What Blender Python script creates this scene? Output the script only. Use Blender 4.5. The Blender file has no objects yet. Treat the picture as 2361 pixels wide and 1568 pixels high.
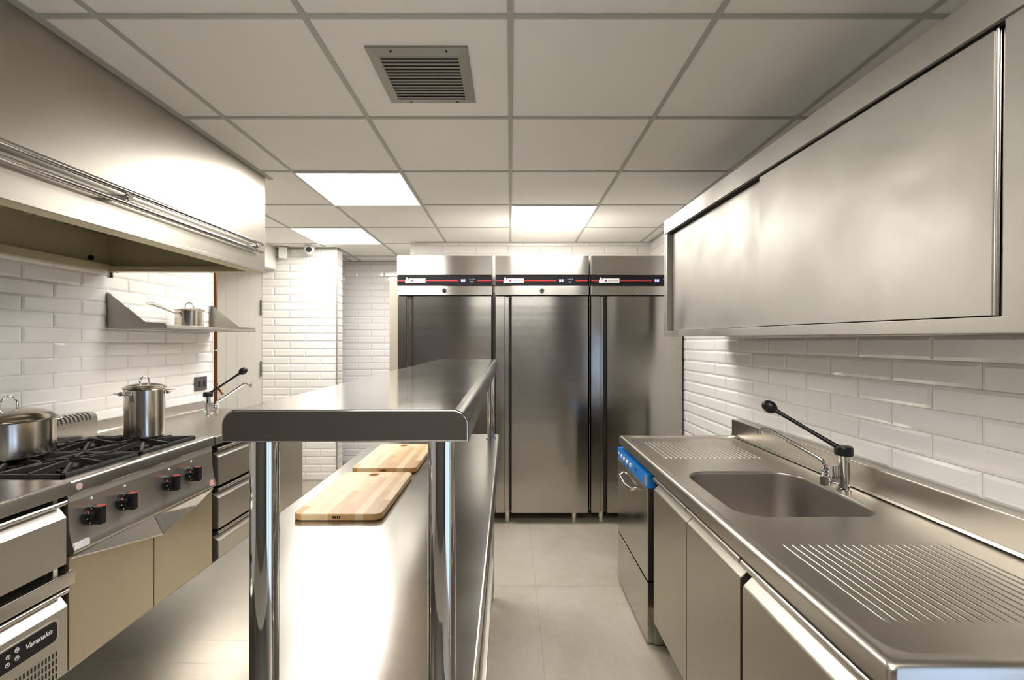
import bpy, bmesh, math, random
from mathutils import Vector, Matrix
random.seed(7)
C = bpy.context.scene
# ------------------------------------------------------------------ camera
ZC = 1.355
cam = bpy.data.cameras.new('camera'); co = bpy.data.objects.new('camera', cam)
C.collection.objects.link(co); C.camera = co
co.location = (0, 0, ZC); co.rotation_euler = (math.radians(90), 0, 0)
cam.sensor_width = 36; cam.lens = 1066 / 2361 * 36
cam.shift_x = 3.5 / 2361; cam.shift_y = 6 / 2361; cam.clip_start = .02
# ------------------------------------------------------------------ world (blue daylight outside the side door)
w = bpy.data.worlds.new('world'); C.world = w; w.use_nodes = True
w.node_tree.nodes['Background'].inputs[0].default_value = (.50, .68, 1, 1)
w.node_tree.nodes['Background'].inputs[1].default_value = 1.7
# ------------------------------------------------------------------ exposure
C.view_settings.view_transform = 'Standard'; C.view_settings.look = 'None'
C.view_settings.gamma = 1; C.view_settings.exposure = 0.80
PANEL = 17.0

# ------------------------------------------------------------------ materials
def nt(name):
    m = bpy.data.materials.new(name); m.use_nodes = True
    n = m.node_tree; b = n.nodes['Principled BSDF']; return m, n, b
def N(n, t, **k):
    x = n.nodes.new(t)
    for a, v in k.items():
        if a in x.inputs: x.inputs[a].default_value = v
        else: setattr(x, a, v)
    return x
def simple(name, col, rough=.5, metal=0, coat=0, spec=.5):
    m, n, b = nt(name)
    b.inputs['Base Color'].default_value = (*col, 1); b.inputs['Roughness'].default_value = rough
    b.inputs['Metallic'].default_value = metal; b.inputs['Coat Weight'].default_value = coat
    b.inputs['Specular IOR Level'].default_value = spec
    no = N(n, 'ShaderNodeTexNoise', Scale=40.0, Detail=3.0); tc = N(n, 'ShaderNodeTexCoord')
    mr = N(n, 'ShaderNodeMapRange'); mr.inputs[3].default_value = max(0, rough - .04); mr.inputs[4].default_value = min(1, rough + .04)
    n.links.new(tc.outputs['Object'], no.inputs['Vector']); n.links.new(no.outputs[0], mr.inputs[0]); n.links.new(mr.outputs[0], b.inputs['Roughness'])
    return m
def emis(name, col, s):
    m, n, b = nt(name)
    b.inputs['Base Color'].default_value = (.8, .8, .8, 1)
    b.inputs['Emission Color'].default_value = (*col, 1); b.inputs['Emission Strength'].default_value = s
    return m
def steel(name, col=(.60, .57, .525), rough=.34, aniso=0., streak=(4, 4, 90), smudge=.04, wave=0., scratch=0., tint=.0, smscale=2.2, bump=.0015, wscale=(.8, .8, 2.6)):
    """brushed stainless: roughness varies with fine streaks and hand smudges"""
    m, n, b = nt(name); L = n.links.new
    b.inputs['Metallic'].default_value = 1; b.inputs['Base Color'].default_value = (*col, 1)
    tc = N(n, 'ShaderNodeTexCoord'); mp = N(n, 'ShaderNodeMapping'); mp.inputs['Scale'].default_value = streak
    L(tc.outputs['Object'], mp.inputs['Vector'])
    s1 = N(n, 'ShaderNodeTexNoise', Scale=3.0, Detail=3.0); L(mp.outputs[0], s1.inputs['Vector'])
    s2 = N(n, 'ShaderNodeTexNoise', Scale=smscale, Detail=4.0, Distortion=.6); L(tc.outputs['Object'], s2.inputs['Vector'])
    a1 = N(n, 'ShaderNodeMapRange'); a1.inputs[3].default_value = -.012; a1.inputs[4].default_value = .012; L(s1.outputs[0], a1.inputs[0])
    a2 = N(n, 'ShaderNodeMapRange'); a2.inputs[1].default_value = .3; a2.inputs[2].default_value = .7
    a2.inputs[3].default_value = rough - smudge; a2.inputs[4].default_value = rough + smudge; L(s2.outputs[0], a2.inputs[0])
    ad = N(n, 'ShaderNodeMath', operation='ADD'); L(a1.outputs[0], ad.inputs[0]); L(a2.outputs[0], ad.inputs[1])
    L(ad.outputs[0], b.inputs['Roughness'])
    mx = N(n, 'ShaderNodeMix', data_type='RGBA'); mx.inputs[6].default_value = (*[c * .975 for c in col], 1); mx.inputs[7].default_value = (*[min(1, c * 1.02) for c in col], 1)
    L(s1.outputs[0], mx.inputs[0]); L(mx.outputs[2], b.inputs['Base Color'])
    bh = None
    bp = N(n, 'ShaderNodeBump', Strength=bump, Distance=.002); L(s1.outputs[0], bp.inputs['Height']); bh = bp
    if wave:
        wm = N(n, 'ShaderNodeMapping'); wm.inputs['Scale'].default_value = wscale; L(tc.outputs['Object'], wm.inputs['Vector'])
        wn = N(n, 'ShaderNodeTexNoise', Scale=1.6, Detail=1.0); L(wm.outputs[0], wn.inputs['Vector'])
        b2 = N(n, 'ShaderNodeBump', Strength=1.0, Distance=wave); L(wn.outputs[0], b2.inputs['Height']); L(bh.outputs[0], b2.inputs['Normal']); bh = b2
    if scratch:
        for ang, sc in ((.5, (1.2, 55, 1)), (2.2, (1.5, 48, 1)), (1.2, (.9, 60, 1))):
            sm = N(n, 'ShaderNodeMapping'); sm.inputs['Rotation'].default_value = (0, 0, ang); sm.inputs['Scale'].default_value = sc
            L(tc.outputs['Object'], sm.inputs['Vector'])
            sn = N(n, 'ShaderNodeTexNoise', Scale=2.2, Detail=2.0, Distortion=.35); L(sm.outputs[0], sn.inputs['Vector'])
            cr = N(n, 'ShaderNodeValToRGB'); cr.color_ramp.elements[0].position = .66; cr.color_ramp.elements[1].position = .70
            L(sn.outputs[0], cr.inputs[0])
            b3 = N(n, 'ShaderNodeBump', Strength=scratch, Distance=.0012); L(cr.outputs[0], b3.inputs['Height']); L(bh.outputs[0], b3.inputs['Normal']); bh = b3
    if wave or scratch: L(bh.outputs[0], b.inputs['Normal'])
    if aniso:
        b.inputs['Anisotropic'].default_value = aniso
        tg = N(n, 'ShaderNodeTangent', direction_type='UV_MAP'); tg.uv_map = 'UVMap'; L(tg.outputs[0], b.inputs['Tangent'])
    return m
STEEL = steel('brushed_steel')
STEEL_FR = steel('fridge_steel', rough=.16, aniso=.9, streak=(.5, .5, 40), smudge=.015, wave=.0010, col=(.44, .42, .39), bump=.002, wscale=(.12, .12, 7))
STEEL_FT = steel('fridge_header_steel', rough=.34, aniso=1, streak=(.7, .7, 40), smudge=.02, col=(.62, .59, .55), bump=.002)
STEEL_HOOD = steel('hood_steel', rough=.355, smudge=.05, streak=(60, 3, 3), col=(.42, .39, .34), smscale=1.5)
STEEL_GREASE = steel('greasy_hood_steel', rough=.45, smudge=.05, col=(.60, .53, .33)); STEEL_GREASE.node_tree.nodes['Principled BSDF'].inputs['Metallic'].default_value = .55
STEEL_DOOR = steel('base_door_steel', rough=.36, smudge=.05, streak=(60, 60, 2), col=(.50, .465, .395), smscale=3)
STEEL_GOLD = steel('golden_reflection_door_steel', rough=.36, smudge=.05, streak=(60, 60, 2), col=(.60, .53, .40), smscale=2)  # golden reflection on the range doors put into the base colour
STEEL_BOWL = steel('satin_bowl_steel', rough=.42, smudge=.04, col=(.42, .385, .345))
STEEL_CAB = steel('cabinet_steel', rough=.52, smudge=.10, aniso=.3, streak=(60, 60, 2), col=(.40, .38, .345), smscale=3)
STEEL_TOP = steel('worktop_steel', rough=.215, smudge=.03, streak=(3, 60, 3), scratch=.035, col=(.42, .40, .37))
STEEL_SHELF = steel('shelf_steel', rough=.13, smudge=.025, streak=(60, 3, 3), scratch=.03, col=(.58, .56, .53))
STEEL_SINK = steel('sink_top_steel', rough=.325, smudge=.035, streak=(60, 3, 3), col=(.52, .485, .43), scratch=.05)
STEEL_DW = steel('dishwasher_steel', rough=.17, smudge=.07, streak=(30, 30, 8), col=(.47, .45, .41), smscale=4)
STEEL_BRT = steel('rolled_steel_edge', rough=.2, smudge=.02, col=(.68, .65, .61))
POLISH = steel('polished_tube', rough=.07, smudge=.02, streak=(3, 3, 3), col=(.60, .585, .565))
CHROME = simple('chrome', (.75, .74, .73), .06, 1)
POTSTEEL = steel('pot_steel', rough=.16, smudge=.02, streak=(2, 2, 120), col=(.64, .6, .54))
COPPER = simple('copper_pipe', (.20, .085, .03), .4, 1)
IRON = simple('cast_iron', (.022, .022, .022), .42, 0)
BLACK = simple('black_plastic', (.009, .009, .010), .35, spec=.3)
DARK = simple('dark_gap', (.01, .01, .009), .7)
SOCKET = simple('grey_socket_plastic', (.06, .06, .06), .4)
RED = simple('red_print', (.45, .03, .03), .5)
WHITEP = simple('white_plastic', (.78, .77, .74), .4)
PAINT = simple('white_paint', (.74, .72, .67), .5)
CREAM = simple('cream_paint', (.66, .62, .53), .5)
BACKP = simple('dim_room_grey', (.10, .092, .08), .6)  # dimness of the room behind the camera put into the wall colour
TBAR = simple('grey_ceiling_bar', (.42, .425, .38), .55)
TRIMG = simple('grey_tile_trim', (.42, .41, .38), .35, .6)
LABELW = simple('white_label', (.85, .84, .85), .4)
PURP = simple('purple_print', (.30, .03, .18), .5)
GREYP = simple('grey_print', (.32, .3, .36), .5)
BLUE = simple('blue_panel', (.005, .19, .62), .35)
ALU = simple('grey_aluminium', (.33, .32, .28), .5, .3)
LED = emis('blue_led', (.16, .2, 1), 2.2)
GLASS = None

def tilemat():
    m, n, b = nt('white_glazed_tile'); L = n.links.new
    b.inputs['Roughness'].default_value = .09; b.inputs['Specular IOR Level'].default_value = .5
    oi = N(n, 'ShaderNodeTexCoord'); no = N(n, 'ShaderNodeTexNoise', Scale=1.7, Detail=2.0); L(oi.outputs['Object'], no.inputs['Vector'])
    mx = N(n, 'ShaderNodeMix', data_type='RGBA'); mx.inputs[6].default_value = (.82, .79, .765, 1); mx.inputs[7].default_value = (.86, .84, .82, 1)
    L(no.outputs[0], mx.inputs[0]); L(mx.outputs[2], b.inputs['Base Color'])
    n2 = N(n, 'ShaderNodeTexNoise', Scale=9.0, Detail=1.0); L(oi.outputs['Object'], n2.inputs['Vector'])
    bp = N(n, 'ShaderNodeBump', Strength=.25, Distance=.003); L(n2.outputs[0], bp.inputs['Height']); L(bp.outputs[0], b.inputs['Normal'])
    return m
TILE = tilemat(); GROUT = simple('light_grout', (.60, .58, .54), .8)

def floormat():
    m, n, b = nt('beige_floor_tile'); L = n.links.new
    tc = N(n, 'ShaderNodeTexCoord')
    n1 = N(n, 'ShaderNodeTexNoise', Scale=2.4, Detail=8.0, Roughness=.65, Distortion=.7); L(tc.outputs['Object'], n1.inputs['Vector'])
    n2 = N(n, 'ShaderNodeTexNoise', Scale=60.0, Detail=3.0); L(tc.outputs['Object'], n2.inputs['Vector'])
    cr = N(n, 'ShaderNodeValToRGB'); cr.color_ramp.elements[0].position = .3; cr.color_ramp.elements[1].position = .72
    cr.color_ramp.elements[0].color = (.33, .29, .225, 1); cr.color_ramp.elements[1].color = (.44, .40, .335, 1); L(n1.outputs[0], cr.inputs[0])
    mx = N(n, 'ShaderNodeMix', data_type='RGBA', blend_type='OVERLAY'); mx.inputs[0].default_value = .12; L(cr.outputs[0], mx.inputs[6]); L(n2.outputs[1], mx.inputs[7])
    L(mx.outputs[2], b.inputs['Base Color']); b.inputs['Roughness'].default_value = .42
    return m
FLOOR = floormat(); JOINT = simple('floor_joint', (.30, .27, .22), .8)
def ceilmat():
    m, n, b = nt('ceiling_tile'); L = n.links.new
    tc = N(n, 'ShaderNodeTexCoord'); n1 = N(n, 'ShaderNodeTexNoise', Scale=1.3, Detail=3.0); L(tc.outputs['Object'], n1.inputs['Vector'])
    cr = N(n, 'ShaderNodeValToRGB'); cr.color_ramp.elements[0].color = (.81, .79, .745, 1); cr.color_ramp.elements[1].color = (.86, .84, .80, 1); L(n1.outputs[0], cr.inputs[0])
    L(cr.outputs[0], b.inputs['Base Color']); b.inputs['Roughness'].default_value = .75
    return m
CEIL = ceilmat()
def woodmat():
    m, n, b = nt('laminated_wood'); L = n.links.new
    tc = N(n, 'ShaderNodeTexCoord'); mp = N(n, 'ShaderNodeMapping'); mp.inputs['Rotation'].default_value = (0, 0, math.radians(90)); mp.inputs['Scale'].default_value = (1, 1, 1)
    L(tc.outputs['Object'], mp.inputs['Vector'])
    br = N(n, 'ShaderNodeTexBrick', Scale=1.0); br.inputs['Mortar Size'].default_value = 0; br.inputs['Brick Width'].default_value = .145; br.inputs['Row Height'].default_value = .0245
    br.offset = .37; br.offset_frequency = 2; br.squash_frequency = 3; br.squash = 1.3
    br.inputs['Color1'].default_value = (0, 0, 0, 1); br.inputs['Color2'].default_value = (1, 1, 1, 1); L(mp.outputs[0], br.inputs['Vector'])
    cr = N(n, 'ShaderNodeValToRGB'); e = cr.color_ramp.elements
    e[0].color = (.60, .33, .12, 1); e[1].color = (.90, .70, .44, 1); e.new(.2).color = (.74, .47, .21, 1); e.new(.5).color = (.84, .60, .33, 1)
    L(br.outputs[0], cr.inputs[0])
    gm = N(n, 'ShaderNodeMapping'); gm.inputs['Scale'].default_value = (90, 3, 90); L(tc.outputs['Object'], gm.inputs['Vector'])
    gn = N(n, 'ShaderNodeTexNoise', Scale=1.6, Detail=5.0, Distortion=.5); L(gm.outputs[0], gn.inputs['Vector'])
    mx = N(n, 'ShaderNodeMix', data_type='RGBA', blend_type='MULTIPLY'); mx.inputs[0].default_value = .35
    c2 = N(n, 'ShaderNodeValToRGB'); c2.color_ramp.elements[0].position = .3; c2.color_ramp.elements[0].color = (.72, .6, .48, 1); c2.color_ramp.elements[1].position = .6
    L(gn.outputs[0], c2.inputs[0]); L(cr.outputs[0], mx.inputs[6]); L(c2.outputs[0], mx.inputs[7]); L(mx.outputs[2], b.inputs['Base Color'])
    b.inputs['Roughness'].default_value = .45
    return m
WOOD = woodmat()
LIGHT = emis('light_panel_diffuser', (1, .97, .915), PANEL)

# ------------------------------------------------------------------ mesh helpers
class B:
    def __init__(s): s.bm = bmesh.new()
    def _merge(s, b2):
        me = bpy.data.meshes.new('t'); b2.to_mesh(me); b2.free(); s.bm.from_mesh(me); bpy.data.meshes.remove(me)
    def box(s, x0, x1, y0, y1, z0, z1, bev=0, seg=2):
        b = bmesh.new(); bmesh.ops.create_cube(b, size=1)
        for v in b.verts: v.co = Vector(((x0 + x1) / 2 + v.co.x * (x1 - x0), (y0 + y1) / 2 + v.co.y * (y1 - y0), (z0 + z1) / 2 + v.co.z * (z1 - z0)))
        if bev: bmesh.ops.bevel(b, geom=b.edges[:], offset=bev, segments=seg, affect='EDGES', profile=.5)
        s._merge(b); return s
    def prism(s, pts, axis, a0, a1, bev=0):
        """pts: 2D outline in the two other axes (order x,y,z without axis)"""
        b = bmesh.new()
        def mk(p, a):
            q = list(p); q.insert('xyz'.index(axis), a); return b.verts.new(q)
        lo = [mk(p, a0) for p in pts]; hi = [mk(p, a1) for p in pts]
        b.faces.new(lo); b.faces.new(hi[::-1])
        for i in range(len(pts)):
            j = (i + 1) % len(pts); b.faces.new((lo[i], hi[i], hi[j], lo[j]))
        bmesh.ops.recalc_face_normals(b, faces=b.faces[:])
        if bev: bmesh.ops.bevel(b, geom=b.edges[:], offset=bev, segments=2, affect='EDGES')
        s._merge(b); return s
    def cyl(s, p0, p1, r, r2=None, seg=24, bev=0):
        p0 = Vector(p0); p1 = Vector(p1); d = p1 - p0; b = bmesh.new()
        bmesh.ops.create_cone(b, cap_ends=True, segments=seg, radius1=r, radius2=r if r2 is None else r2, depth=d.length)
        if bev: bmesh.ops.bevel(b, geom=[e for e in b.edges if e.calc_face_angle(0) > 1], offset=bev, segments=2, affect='EDGES')
        q = d.to_track_quat('Z', 'Y').to_matrix().to_4x4(); q.translation = (p0 + p1) / 2
        b.transform(q); s._merge(b); return s
    def tube(s, pts, r, seg=12, close=False):
        """swept tube through pts, r a number or list"""
        P = [Vector(p) for p in pts]; n = len(P); R = r if isinstance(r, (list, tuple)) else [r] * n
        b = bmesh.new(); rings = []; up = Vector((0, 0, 1)); prev = None
        for i in range(n):
            a = P[(i - 1) % n] if (i or close) else P[0]; c = P[(i + 1) % n] if (i < n - 1 or close) else P[-1]
            t = (c - a).normalized()
            if prev is None:
                x = t.cross(up)
                if x.length < .01: x = t.cross(Vector((1, 0, 0)))
            else: x = prev - t * prev.dot(t)
            x.normalize(); y = t.cross(x); prev = x
            rings.append([b.verts.new(P[i] + (x * math.cos(k * 2 * math.pi / seg) + y * math.sin(k * 2 * math.pi / seg)) * R[i]) for k in range(seg)])
        m = n if close else n - 1
        for i in range(m):
            A = rings[i]; D = rings[(i + 1) % n]
            for k in range(seg): b.faces.new((A[k], A[(k + 1) % seg], D[(k + 1) % seg], D[k]))
        if not close: b.faces.new(rings[0][::-1]); b.faces.new(rings[-1])
        bmesh.ops.recalc_face_normals(b, faces=b.faces[:]); s._merge(b); return s
    def lathe(s, prof, c, seg=48):
        b = bmesh.new(); rings = []
        for r, z in prof:
            if r < 1e-5: rings.append([b.verts.new((c[0], c[1], c[2] + z))])
            else: rings.append([b.verts.new((c[0] + r * math.cos(k * 2 * math.pi / seg), c[1] + r * math.sin(k * 2 * math.pi / seg), c[2] + z)) for k in range(seg)])
        for A, D in zip(rings, rings[1:]):
            for k in range(seg):
                j = (k + 1) % seg
                if len(A) == 1 and len(D) == 1: continue
                if len(A) == 1: b.faces.new((A[0], D[k], D[j]))
                elif len(D) == 1: b.faces.new((A[k], A[j], D[0]))
                else: b.faces.new((A[k], A[j], D[j], D[k]))
        bmesh.ops.recalc_face_normals(b, faces=b.faces[:]); s._merge(b); return s
    def loft(s, loops, cap0=False, cap1=False):
        b = bmesh.new(); R = [[b.verts.new(p) for p in l] for l in loops]; n = len(R[0])
        for A, D in zip(R, R[1:]):
            for k in range(n): b.faces.new((A[k], A[(k + 1) % n], D[(k + 1) % n], D[k]))
        if cap0: b.faces.new(R[0])
        if cap1: b.faces.new(R[-1])
        bmesh.ops.recalc_face_normals(b, faces=b.faces[:]); s._merge(b); return s
    def raw(s, verts, faces):
        b = bmesh.new(); V = [b.verts.new(v) for v in verts]
        for f in faces: b.faces.new([V[i] for i in f])
        s._merge(b); return s
    def rot(s, M): s.bm.transform(M); return s
    def build(s, name, mat, parent=None, spread='z', smooth=40):
        off = Vector(parent['_o']) if parent is not None and '_o' in parent else Vector((0, 0, 0))
        me = bpy.data.meshes.new(name); bm = s.bm
        for v in bm.verts: v.co -= off
        uv = bm.loops.layers.uv.new('UVMap')
        si = 'xyz'.index(spread)
        for f in bm.faces:
            n = f.normal; a = max(range(3), key=lambda i: abs(n[i]))
            t = si if a != si else {0: 1, 1: 0, 2: 1}[si]
            o = [i for i in range(3) if i != a and i != t][0]
            for l in f.loops: l[uv].uv = (l.vert.co[t], l.vert.co[o])
        bm.to_mesh(me); bm.free()
        for m in (mat if isinstance(mat, list) else [mat]): me.materials.append(m)
        if smooth:
            for p in me.polygons: p.use_smooth = True
            me.set_sharp_from_angle(angle=math.radians(smooth))
        o = bpy.data.objects.new(name, me); C.collection.objects.link(o)
        if smooth:
            wn = o.modifiers.new('weighted_normal', 'WEIGHTED_NORMAL'); wn.keep_sharp = True
        if parent is not None: o.parent = parent; o['_o'] = tuple(off)
        return o
def thing(name, label, cat, loc=(0, 0, 0), group=None):
    o = bpy.data.objects.new(name, None); C.collection.objects.link(o); o.location = loc; o['_o'] = tuple(loc)
    o.empty_display_size = .1
    o['label'] = label; o['category'] = cat
    if group: o['group'] = group
    return o
def tag(o, label, cat, group=None):
    o['label'] = label; o['category'] = cat
    if group: o['group'] = group
    return o
def struct(o): o['kind'] = 'structure'; return o
def copytree(o, parent=None):
    c = o.copy(); C.collection.objects.link(c); c.parent = parent
    for ch in list(o.children): copytree(ch, c)
    return c
def rr(x0, x1, y0, y1, r, z, n=8):
    pts = []
    for cx, cy, a0 in ((x1 - r, y1 - r, 0), (x0 + r, y1 - r, 90), (x0 + r, y0 + r, 180), (x1 - r, y0 + r, 270)):
        for k in range(n + 1):
            a = math.radians(a0 + 90 * k / n); pts.append((cx + r * math.cos(a), cy + r * math.sin(a), z))
    return pts
def text_mesh(s, size, M, name, mat, parent, extrude=.0004, shear=0, label=None):
    cu = bpy.data.curves.new('txt', 'FONT'); cu.body = s; cu.size = size; cu.extrude = extrude; cu.shear = shear; cu.align_x = 'CENTER'; cu.align_y = 'CENTER'; cu.offset = size * .012
    to = bpy.data.objects.new('txt', cu); C.collection.objects.link(to)
    dg = bpy.context.evaluated_depsgraph_get(); me = bpy.data.meshes.new_from_object(to.evaluated_get(dg))
    bpy.data.objects.remove(to); bpy.data.curves.remove(cu)
    off = Vector(parent['_o']); me.transform(Matrix.Translation(-off) @ M); me.materials.clear(); me.materials.append(mat)
    o = bpy.data.objects.new(name, me); C.collection.objects.link(o); o.parent = parent; o['_o'] = tuple(off)
    if label: o['label'] = label
    return o

# ------------------------------------------------------------------ bevelled tile walls
TW, TH = .302, .0755
def tiles(name, P, U, V, Nn, ulen, vlen, u_off, v_off, back=.1, mat=TILE):
    """P corner, U/V in-plane unit vectors, Nn facing normal; running bond; tiles clipped to the rectangle. joints at v = v_off + k TH,
    vertical joints of the row just above v_off at u_off + k TW"""
    P, U, V, Nn = map(Vector, (P, U, V, Nn)); g = .0013; ins = .011; h0 = .003; h1 = .0075
    verts = []; faces = []
    def q(u, v, h): return P + U * u + V * v + Nn * (h - h1)
    k0 = math.floor(-v_off / TH) - 1
    v = v_off + k0 * TH; row = k0
    while v < vlen:
        if v + TH > 0:
            sh = u_off + (TW / 2 if row % 2 else 0); u = sh + math.floor(-sh / TW) * TW - TW
            while u < ulen:
                a0, a1, b0, b1 = max(u + g, 0), min(u + TW - g, ulen), max(v + g, 0), min(v + TH - g, vlen)
                if a1 - a0 > .003 and b1 - b0 > .015:
                    i = len(verts)
                    c0 = a0 + (ins if a0 > 0 else .001); c1 = a1 - (ins if a1 < ulen else .001); d0 = b0 + (ins if b0 > 0 else .001); d1 = b1 - (ins if b1 < vlen else .001)
                    if c1 < c0 + .003: c0, c1 = a0 + .0005, a1 - .0005
                    if d1 > d0 + .002:
                        for (x, y, h) in ((a0, b0, 0), (a1, b0, 0), (a1, b1, 0), (a0, b1, 0), (a0, b0, h0), (a1, b0, h0), (a1, b1, h0), (a0, b1, h0), (c0, d0, h1), (c1, d0, h1), (c1, d1, h1), (c0, d1, h1)):
                            verts.append(q(x, y, h))
                        for s_ in (0, 4):
                            for k in range(4): faces.append((i + s_ + k, i + s_ + (k + 1) % 4, i + s_ + 4 + (k + 1) % 4, i + s_ + 4 + k))
                        faces.append((i + 8, i + 9, i + 10, i + 11))
                u += TW
        v += TH; row += 1
    b = B(); b.raw(verts, faces); bmesh.ops.recalc_face_normals(b.bm, faces=b.bm.faces[:])
    n0 = len(b.bm.faces)
    # grout slab behind
    c = [P + U * x + V * y + Nn * h for h in (-h1 + .001, -h1 - back) for x, y in ((0, 0), (ulen, 0), (ulen, vlen), (0, vlen))]
    b.raw(c, [(0, 1, 2, 3), (7, 6, 5, 4), (0, 4, 5, 1), (1, 5, 6, 2), (2, 6, 7, 3), (3, 7, 4, 0)])
    b.bm.faces.ensure_lookup_table()
    for f in b.bm.faces[n0:]: f.material_index = 1
    o = b.build(name, [mat, GROUT], smooth=0); return struct(o)

ZCE = 2.3137            # ceiling height extrapolated over the camera; it falls slightly towards the far end
SL = -.00657
def cz(y): return ZCE + SL * y
XL, XR = -2.283, 1.295
YB, YA = 4.285, 5.268    # wall behind fridges, alcove wall
YN = -1.75               # wall behind the camera
tiles('wall_left', (XL, YN, 0), (0, 1, 0), (0, 0, 1), (1, 0, 0), 3.543 - YN, 2.36, 2.161 - YN, 1.355)
tiles('wall_right', (XR, .35, 0), (0, 1, 0), (0, 0, 1), (-1, 0, 0), YB - .35, 2.34, 1.4246 - .35, 1.30)
tiles('wall_back', (-.88, YB, 0), (1, 0, 0), (0, 0, 1), (0, -1, 0), 2.2, 2.34, .1, 1.35)
tiles('wall_column', (-2.43, 4.522, 0), (1, 0, 0), (0, 0, 1), (0, -1, 0), .724, 2.28, -2.314 + 2.43, 1.8208, back=.15)
tiles('wall_column_side', (-1.697, 4.534, 0), (0, 1, 0), (0, 0, 1), (1, 0, 0), .138, 2.28, .1, 1.8208 + TH, back=.05)
tiles('wall_far', (-3.2, YA, 0), (1, 0, 0), (0, 0, 1), (0, -1, 0), 2.4, 2.28, .25, 1.80)
b = B(); b.box(-1.705, -1.69, 4.512, 4.52, 0, 2.283); struct(b.build('trim_1', TRIMG))
b = B(); b.box(XL - .01, XL + .001, 3.543, 3.551, 0, 2.3); struct(b.build('trim_2', WHITEP))
# bulkhead over the recess behind the left wall, recess side walls
b = B(); b.box(-2.95, XL, 3.55, 4.51, 2.066, 2.34, .002); struct(b.build('wall_bulkhead', PAINT))
b = B(); b.box(-3.0, -2.95, 3.4, 4.6, 0, 2.34); struct(b.build('wall_recess', PAINT))
b = B(); b.box(-3.3, -3.2, 4.5, 5.4, 0, 2.34); struct(b.build('wall_alcove', PAINT))
b = B(); b.box(-.93, -.88, YB, 5.3, 0, 2.34); struct(b.build('wall_return', PAINT))
b = B(); b.box(-1.125, -.90, 4.30, 4.36, 0, 1.965, .003); struct(b.build('trim_3', simple('beige_panel', (.42, .385, .31), .5)))
b = B(); b.box(-2.96, XL - .1, 3.44, 3.543, 0, 2.34); struct(b.build('wall_recess_end', PAINT))
# walls near and behind the camera; a glazed side door lets daylight in on the right
b = B(); b.box(-2.5, XR + .2, YN - .1, YN, 0, 2.36); struct(b.build('wall_behind', BACKP))
b = B(); b.box(XR, XR + .1, YN, -1.15, 0, 2.36).box(XR, XR + .1, -1.15, .35, 2.02, 2.36); struct(b.build('wall_right_near', BACKP))
d = B().box(XR + .02, XR + .06, -1.15, -1.07, 0, 2.02).box(XR + .02, XR + .06, .27, .35, 0, 2.02).box(XR + .02, XR + .06, -.44, -.36, 0, 2.02).box(XR + .02, XR + .06, -1.15, .35, 1.94, 2.02).box(XR + .02, XR + .06, -1.15, .35, 0, .16).build('door_2', WHITEP)
struct(d)
gm, gn, gb = nt('door_glass'); gb.inputs['Transmission Weight'].default_value = 1; gb.inputs['Roughness'].default_value = .0; gb.inputs['IOR'].default_value = 1.01
B().box(XR + .038, XR + .042, -1.07, -.44, .16, 1.94).box(XR + .038, XR + .042, -.36, .27, .16, 1.94).build('glass_pane', gm, d)
# floor
b = B(); b.box(-3.3, 1.5, YN - .1, 5.4, -.1, 0); fl = struct(b.build('floor', FLOOR))
b = B()
for x in (-1.66, -1.06, -.46, .14, .74): b.box(x - .0012, x + .0012, YN, YB, 0, .0004)
for y in (1.353, 2.573, 3.793): b.box(-1.6, 1.29, y - .0012, y + .0012, 0, .0004)
b.build('floor_joint', JOINT, fl)
# ceiling
def cslab(b, x0, x1, y0, y1, d0, d1):
    c = [(x, y, cz(y) - d) for d in (d0, d1) for x, y in ((x0, y0), (x1, y0), (x1, y1), (x0, y1))]
    b.raw(c, [(3, 2, 1, 0), (4, 5, 6, 7), (0, 1, 5, 4), (1, 2, 6, 5), (2, 3, 7, 6), (3, 0, 4, 7)])
b = B(); cslab(b, -3.3, 1.4, YN - .1, 5.4, 0, -.04); ce = struct(b.build('ceiling', CEIL, smooth=0))
b = B(); YG = [1.343 + .6 * k for k in range(-5, 7)]
for x in (-2.4, -1.8, -1.2, -.6, 0, .6, 1.2): cslab(b, x - .009, x + .009, YN, 5.27, .004, .0)
for y in YG: cslab(b, -3.2, XR, y - .009, y + .009, .0035, .0)
cslab(b, XR - .02, XR, YN, YB, .0045, 0); cslab(b, -.88, XR, YB - .02, YB, .0045, 0); cslab(b, -3.2, -.88, YA - .02, YA, .0045, 0)
cslab(b, -1.70, -1.68, 4.522, YA, .0045, 0); cslab(b, -2.28, -1.70, 4.50, 4.522, .0045, 0); cslab(b, -1.392, -1.365, YN, 2.66, .005, 0)
b.build('ceiling_grid', TBAR, ce, smooth=0)
# ------------------------------------------------------------------ ceiling light panels
def light_panel(x, y, label):
    cy = y + .3; z = cz(cy) - .002
    t = thing('ceiling_light', label, 'ceiling light', (x + .3, cy, z), 'square ceiling light panels')
    t.rotation_euler.x = math.atan(SL)
    X, Y = x + .3, cy
    f = B()
    for s in (-1, 1):
        f.box(X + s * .291 - .004, X + s * .291 + .004, Y - .295, Y + .295, z - .006, z); f.box(X - .295, X + .295, Y + s * .291 - .004, Y + s * .291 + .004, z - .006, z)
    f.build('frame', WHITEP, t)
    B().box(X - .288, X + .288, Y - .288, Y + .288, z - .004, z - .001).build('diffuser', LIGHT, t)
light_panel(-1.2, YG[7], 'lit square ceiling panel nearest the extractor hood, largest of the three in view')
light_panel(-1.8, YG[9], 'lit square ceiling panel in front of the tiled column, beyond the hood')
light_panel(0, YG[8], 'lit square ceiling panel above the middle tall refrigerator')
light_panel(-.6, YG[2], 'added unseen ceiling panel behind the camera on the left, brightening the foreground')  # extra panel added out of view to light the near units
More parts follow.
